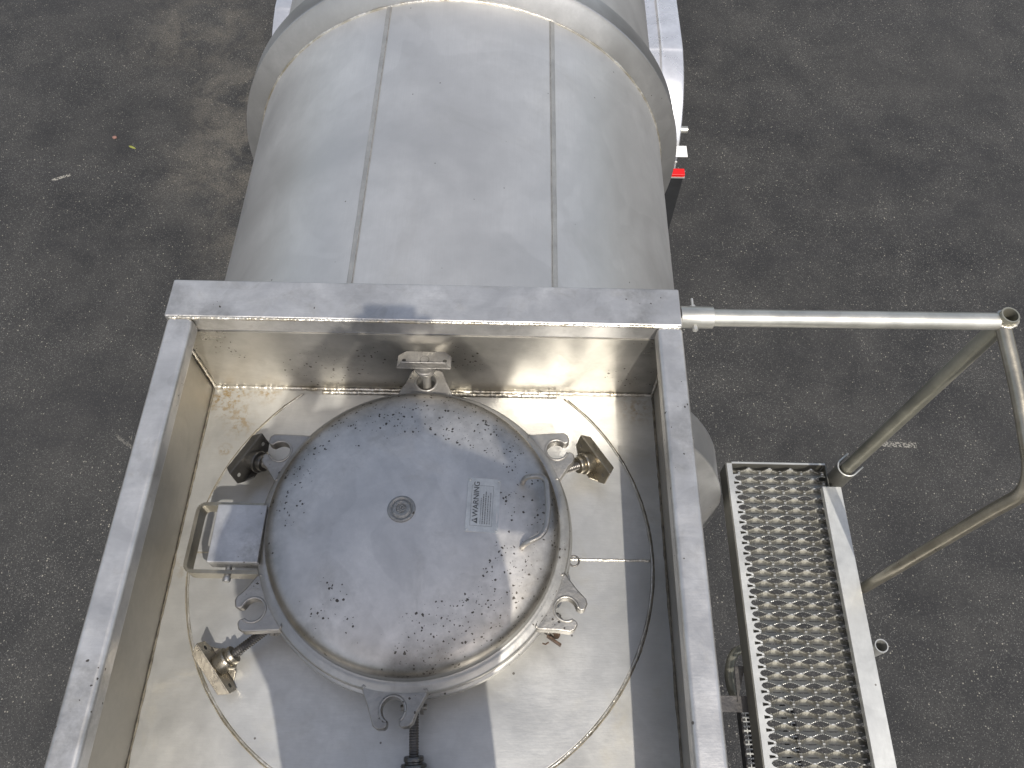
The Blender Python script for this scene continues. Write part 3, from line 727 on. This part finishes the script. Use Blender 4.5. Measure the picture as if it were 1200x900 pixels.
# ---------------------------------------------------------------- running gear
def fender(x0, x1, top, bead, ys=0.):
    pr = [(4.08, .70), (4.11, .80), (4.17, .93), (4.25, 1.04), (4.35, 1.13), (4.48, 1.20), (4.64, 1.245), (4.85, 1.26), (6.2, 1.26), (6.45, 1.24), (6.7, 1.14), (6.86, .98), (6.95, .78)]
    pr = [(y + ys, z + top - 1.26) for y, z in pr]
    path = [Vector((0, y, z)) for y, z in pr]; path = smoothpath(path, 5)
    bm = BM(); sec = [(x0, -.03), (x0, 0), (bead - .012, 0), (bead - .008, .010), (bead, .014), (bead + .008, .010), (bead + .012, 0), (x1 - .03, 0), (x1 - .010, -.006), (x1, -.03), (x1, -.06), (x1 - .006, -.06), (x1 - .008, -.02), (x0 + .01, -.01)] if x1 > 0 else \
        [(x1, -.03), (x1, 0), (bead + .012, 0), (bead + .008, .010), (bead, .014), (bead - .008, .010), (bead - .012, 0), (x0 + .03, 0), (x0 + .010, -.006), (x0, -.03), (x0, -.06), (x0 + .006, -.06), (x0 + .008, -.02), (x1 - .01, -.01)]
    prev = None
    for i, q in enumerate(path):
        t = (path[min(i + 1, len(path) - 1)] - path[max(i - 1, 0)]).normalized(); nr = Vector((0, -t.z, t.y))
        row = [bm.verts.new(Vector((s, q.y, q.z)) + nr * h) for s, h in sec]
        if prev:
            for j in range(len(sec)): bm.faces.new((prev[j], prev[(j + 1) % len(sec)], row[(j + 1) % len(sec)], row[j]))
        else: bm.faces.new(row)
        prev = row
    bm.faces.new(prev[::-1])
    return link('fender', bm, 'fender', trailer, 'auto')
fender(.50, 1.133, 1.25, .975); fender(-1.61, -1.00, 1.50, -1.48)
for side in (1, -1):
    x0, x1 = (.50, 1.133) if side > 0 else (-1.60, -.97)
    bm = BM(); box(bm, x0, x1 - .005, 3.855, 3.863, .30, .875)
    mf = link('mud_flap', bm, 'rubber', trailer)
    bm = BM(); box(bm, x0, x1, 3.845, 3.90, .878, .900); link('reflective_strip', bm, 'red', mf, bevel=.002)
    bm = BM(); box(bm, x0, x1 + .003, 3.842, 3.904, .868, .8775); link('flap_bracket', bm, 'channel', mf)
    bm = BM(); box(bm, x1 - .12, x1 + .03, 4.00, 4.10, .905, .912); link('flap_plate', bm, 'white', mf, bevel=.002)
    bm = BM(); box(bm, x1 - .2, x1 - .09, 3.91, 3.99, .88, .93); tube(bm, line((x1 - .2, 3.96, .9), (x1 - .045, 3.96, .9), 1), .008, 8); link('flap_hanger', bm, 'channel', mf)
    bm = BM(); lathe(bm, [(0, x0), (.024, x0), (.024, x1 + .045), (.020, x1 + .045), (.020, x1), (0, x1)], (0, 4.235, .93), 20, 'x'); link('flap_tube', bm, 'pipe', mf, 'auto')
def wheel(x, y, sgn):
    bm = BM(); T = Matrix.Translation((x, y, .515))
    lathe(bm, [(.29, -.11), (.33, -.13), (.42, -.145), (.48, -.135), (.505, -.115), (.51, -.05), (.502, -.047), (.502, -.04), (.51, -.037), (.51, .037), (.502, .04), (.502, .047), (.51, .05), (.505, .115), (.48, .135), (.42, .145), (.33, .13), (.29, .11)], (x, y, .515), 64, 'x')
    t = link('tyre', bm, 'rubber', trailer, 'auto')
    bm = BM(); s = sgn
    lathe(bm, [(.30, -.10), (.30, .12 * s), (.285, .115 * s), (.27, .02 * s), (.14, .03 * s), (.11, .10 * s), (.0, .10 * s)], (x, y, .515), 48, 'x')
    link('rim', bm, 'fender', t, 'auto')
for y in (4.88, 6.14):
    for x, s in ((.93, 1), (.60, -1), (-1.36, -1), (-1.03, 1)): wheel(x, y, s)
bm = BM()
for x in (-.62, .16): box(bm, x - .05, x + .05, 2.5, 8.5, 1.15, 1.42)
for y in (4.88, 6.14): tube(bm, line((-1.3, y, .515), (.9, y, .515), 1), .06, 16)
for y in (3.2, 4.6, 6.2, 8.0): box(bm, -.70, .24, y - .05, y + .05, 1.42, 1.90)
link('chassis_frame', bm, 'darkchannel', trailer)

# ---------------------------------------------------------------- the photographer, standing in the spill box behind the lid
def skin_mesh(J, E_, root, sub=2):
    me = bpy.data.meshes.new('s'); me.from_pydata([j[0] for j in J], E_, []); ob = bpy.data.objects.new('s', me); C.objects.link(ob)
    mo = ob.modifiers.new('k', 'SKIN'); mo.use_smooth_shade = True
    for i, j in enumerate(J):
        d = me.skin_vertices[0].data[i]; d.radius = j[1] if isinstance(j[1], tuple) else (j[1], j[1]); d.use_root = (i == root)
    sm = ob.modifiers.new('s', 'SUBSURF'); sm.levels = sub; sm.render_levels = sub
    dg = bpy.context.evaluated_depsgraph_get(); dg.update()
    out = bpy.data.meshes.new_from_object(ob.evaluated_get(dg)); bpy.data.objects.remove(ob); return out
Z0 = 3.279
J = [((-.10, -.26, Z0 + .90), (.25, .13)), ((-.10, -.26, Z0 + 1.08), (.30, .135)), ((-.07, -.26, Z0 + 1.26), (.27, .13)), ((-.04, -.265, Z0 + 1.40), (.10, .08)),   # 0-3 spine
     ((-.02, -.25, Z0 + 1.47), .052), ((-.01, -.235, Z0 + 1.54), (.066, .078)), ((0, -.225, Z0 + 1.60), (.070, .088)), ((0, -.225, Z0 + 1.65), (.055, .07)),   # 4-7 neck, head
     ((-.195, -.26, Z0 + .80), .125), ((-.20, -.25, Z0 + .46), .102), ((-.20, -.28, Z0 + .09), .055), ((-.225, -.20, Z0 + .045), .040), ((-.235, -.10, Z0 + .035), .034),   # left leg
     ((-.01, -.26, Z0 + .80), .125), ((-.02, -.25, Z0 + .46), .102), ((-.005, -.28, Z0 + .09), .055), ((.02, -.20, Z0 + .045), .040), ((.03, -.10, Z0 + .035), .034),
     ((-.23, -.26, Z0 + 1.37), .062), ((-.30, -.20, Z0 + 1.18), .046), ((-.20, -.09, Z0 + 1.40), .036), ((-.115, -.055, Z0 + 1.51), .027), ((-.085, -.045, Z0 + 1.535), (.022, .036)),
     ((.15, -.26, Z0 + 1.37), .062), ((.27, -.21, Z0 + 1.20), .046), ((.19, -.09, Z0 + 1.41), .036), ((.115, -.055, Z0 + 1.51), .027), ((.085, -.045, Z0 + 1.535), (.022, .036))]
E_ = [(0, 1), (1, 2), (2, 3), (3, 4), (4, 5), (5, 6), (6, 7), (0, 8), (8, 9), (9, 10), (10, 11), (11, 12), (0, 13), (13, 14), (14, 15), (15, 16), (16, 17), (3, 18), (18, 19), (19, 20), (20, 21), (21, 22), (3, 23), (23, 24), (24, 25), (25, 26), (26, 27)]
pm = skin_mesh(J, E_, 0); bm = BM(); bm.from_mesh(pm)
for sg in (-1, 1):                              # five fingers a hand, curled round the camera's sides
    fin = [((.055, .012), .0085, (.075, .040)), ((.055, .0), .0085, (.078, .024)), ((.055, -.012), .008, (.074, .008)), ((.055, -.022), .007, (.068, -.006)), ((.060, .02), .009, (.05, -.03))]
    for k, ((dx, dz), rr, tip) in enumerate(fin):
        y1 = -.020 if k < 4 else -.085
        FJ = [((sg * .080, -.050, Z0 + 1.535 + dz), rr), ((sg * .066, y1 + .004, Z0 + 1.537 + dz), rr), ((sg * .046, y1 - (.004 if k < 4 else -.006), Z0 + 1.540 + dz), rr * .92), ((sg * .030, y1 - (.006 if k < 4 else -.008), Z0 + 1.541 + dz), rr * .8)]
        fm = skin_mesh(FJ, [(0, 1), (1, 2), (2, 3)], 0, 1); bm.from_mesh(fm)
for f in bm.faces:
    c = f.calc_center_median(); z = c.z - Z0; arm = abs(c.x + .03) > .16 or c.y > -.15
    f.material_index = 0
    if z < .10: f.material_index = 3
    elif z < .93: f.material_index = 1
    elif z < 1.445 and not (arm and c.y > -.17): f.material_index = 2
person = link('person', bm, ['skin', 'jeans', 'shirt', 'blackplastic'], None, True, origin=(-.1, -.26, Z0))
person['label'] = 'standing person in blue shirt and jeans holding up a small camera over the open box'; person['category'] = 'person'
bm = BM()
bmesh.ops.create_uvsphere(bm, u_segments=28, v_segments=18, radius=1, matrix=Matrix.Translation((0, -.245, Z0 + 1.625)) @ Matrix.Diagonal((.078, .098, .082, 1)))
for v in bm.verts:
    if v.co.y > -.17: v.co.z = max(v.co.z, Z0 + 1.66)
    v.co += Vector((1, 1, 1)) * .004 * noise.noise(v.co * 40)
link('hair', bm, 'hair', person, True)
for x, z, nm, r_, y in ((-.03, 1.585, 'eye', .011, -.158), (.03, 1.585, 'eye', .011, -.158), (0, 1.555, 'nose', .012, -.148)):
    bm = BM(); bmesh.ops.create_uvsphere(bm, u_segments=12, v_segments=8, radius=r_, matrix=Matrix.Translation((x, y, Z0 + z)) @ Matrix.Diagonal((1, .8, 1.6 if nm == 'nose' else .8, 1)))
    link(nm, bm, 'skin' if nm == 'nose' else 'white', person, True)
T = Matrix.Translation((0, -.052, 4.868)) @ Matrix.Rotation(R(-60), 4, 'X')
bm = BM(); box(bm, -.05, .05, -.014, .012, -.03, .03, mat=T); pc_ = link('compact_camera', bm, 'blackplastic', bevel=.005)
pc_['label'] = 'small black compact camera held up in both hands of the person'; pc_['category'] = 'camera'
bm = BM(); lathe(bm, [(.0, .012), (.022, .012), (.021, .026), (.0, .026)], n=28, axis='y', mat=T); link('lens', bm, 'channel', pc_, 'auto')

# ---------------------------------------------------------------- small litter on the asphalt
bm = BM()
prism(bm, [(-.035, 0), (-.014, .010), (.014, .009), (.04, .0), (.014, -.008), (-.014, -.009)], .001, .004, mat=Matrix.Translation((-3.20, 4.908, 0.002)) @ Matrix.Rotation(R(-25), 4, 'Z'))
o = link('leaf', bm, 'leaf', origin=(-3.20, 4.908, 0)); o['label'] = 'small yellow leaf lying on the dark asphalt left of the tank'; o['category'] = 'leaf'
bm = BM(); bmesh.ops.create_icosphere(bm, subdivisions=2, radius=.020, matrix=Matrix.Translation((-3.37, 5.012, .010)) @ Matrix.Diagonal((1, .8, .55, 1)))
o = link('pebble', bm, 'brick', origin=(-3.37, 5.012, 0)); o['label'] = 'tiny reddish pebble on the asphalt just beside the yellow leaf'; o['category'] = 'pebble'
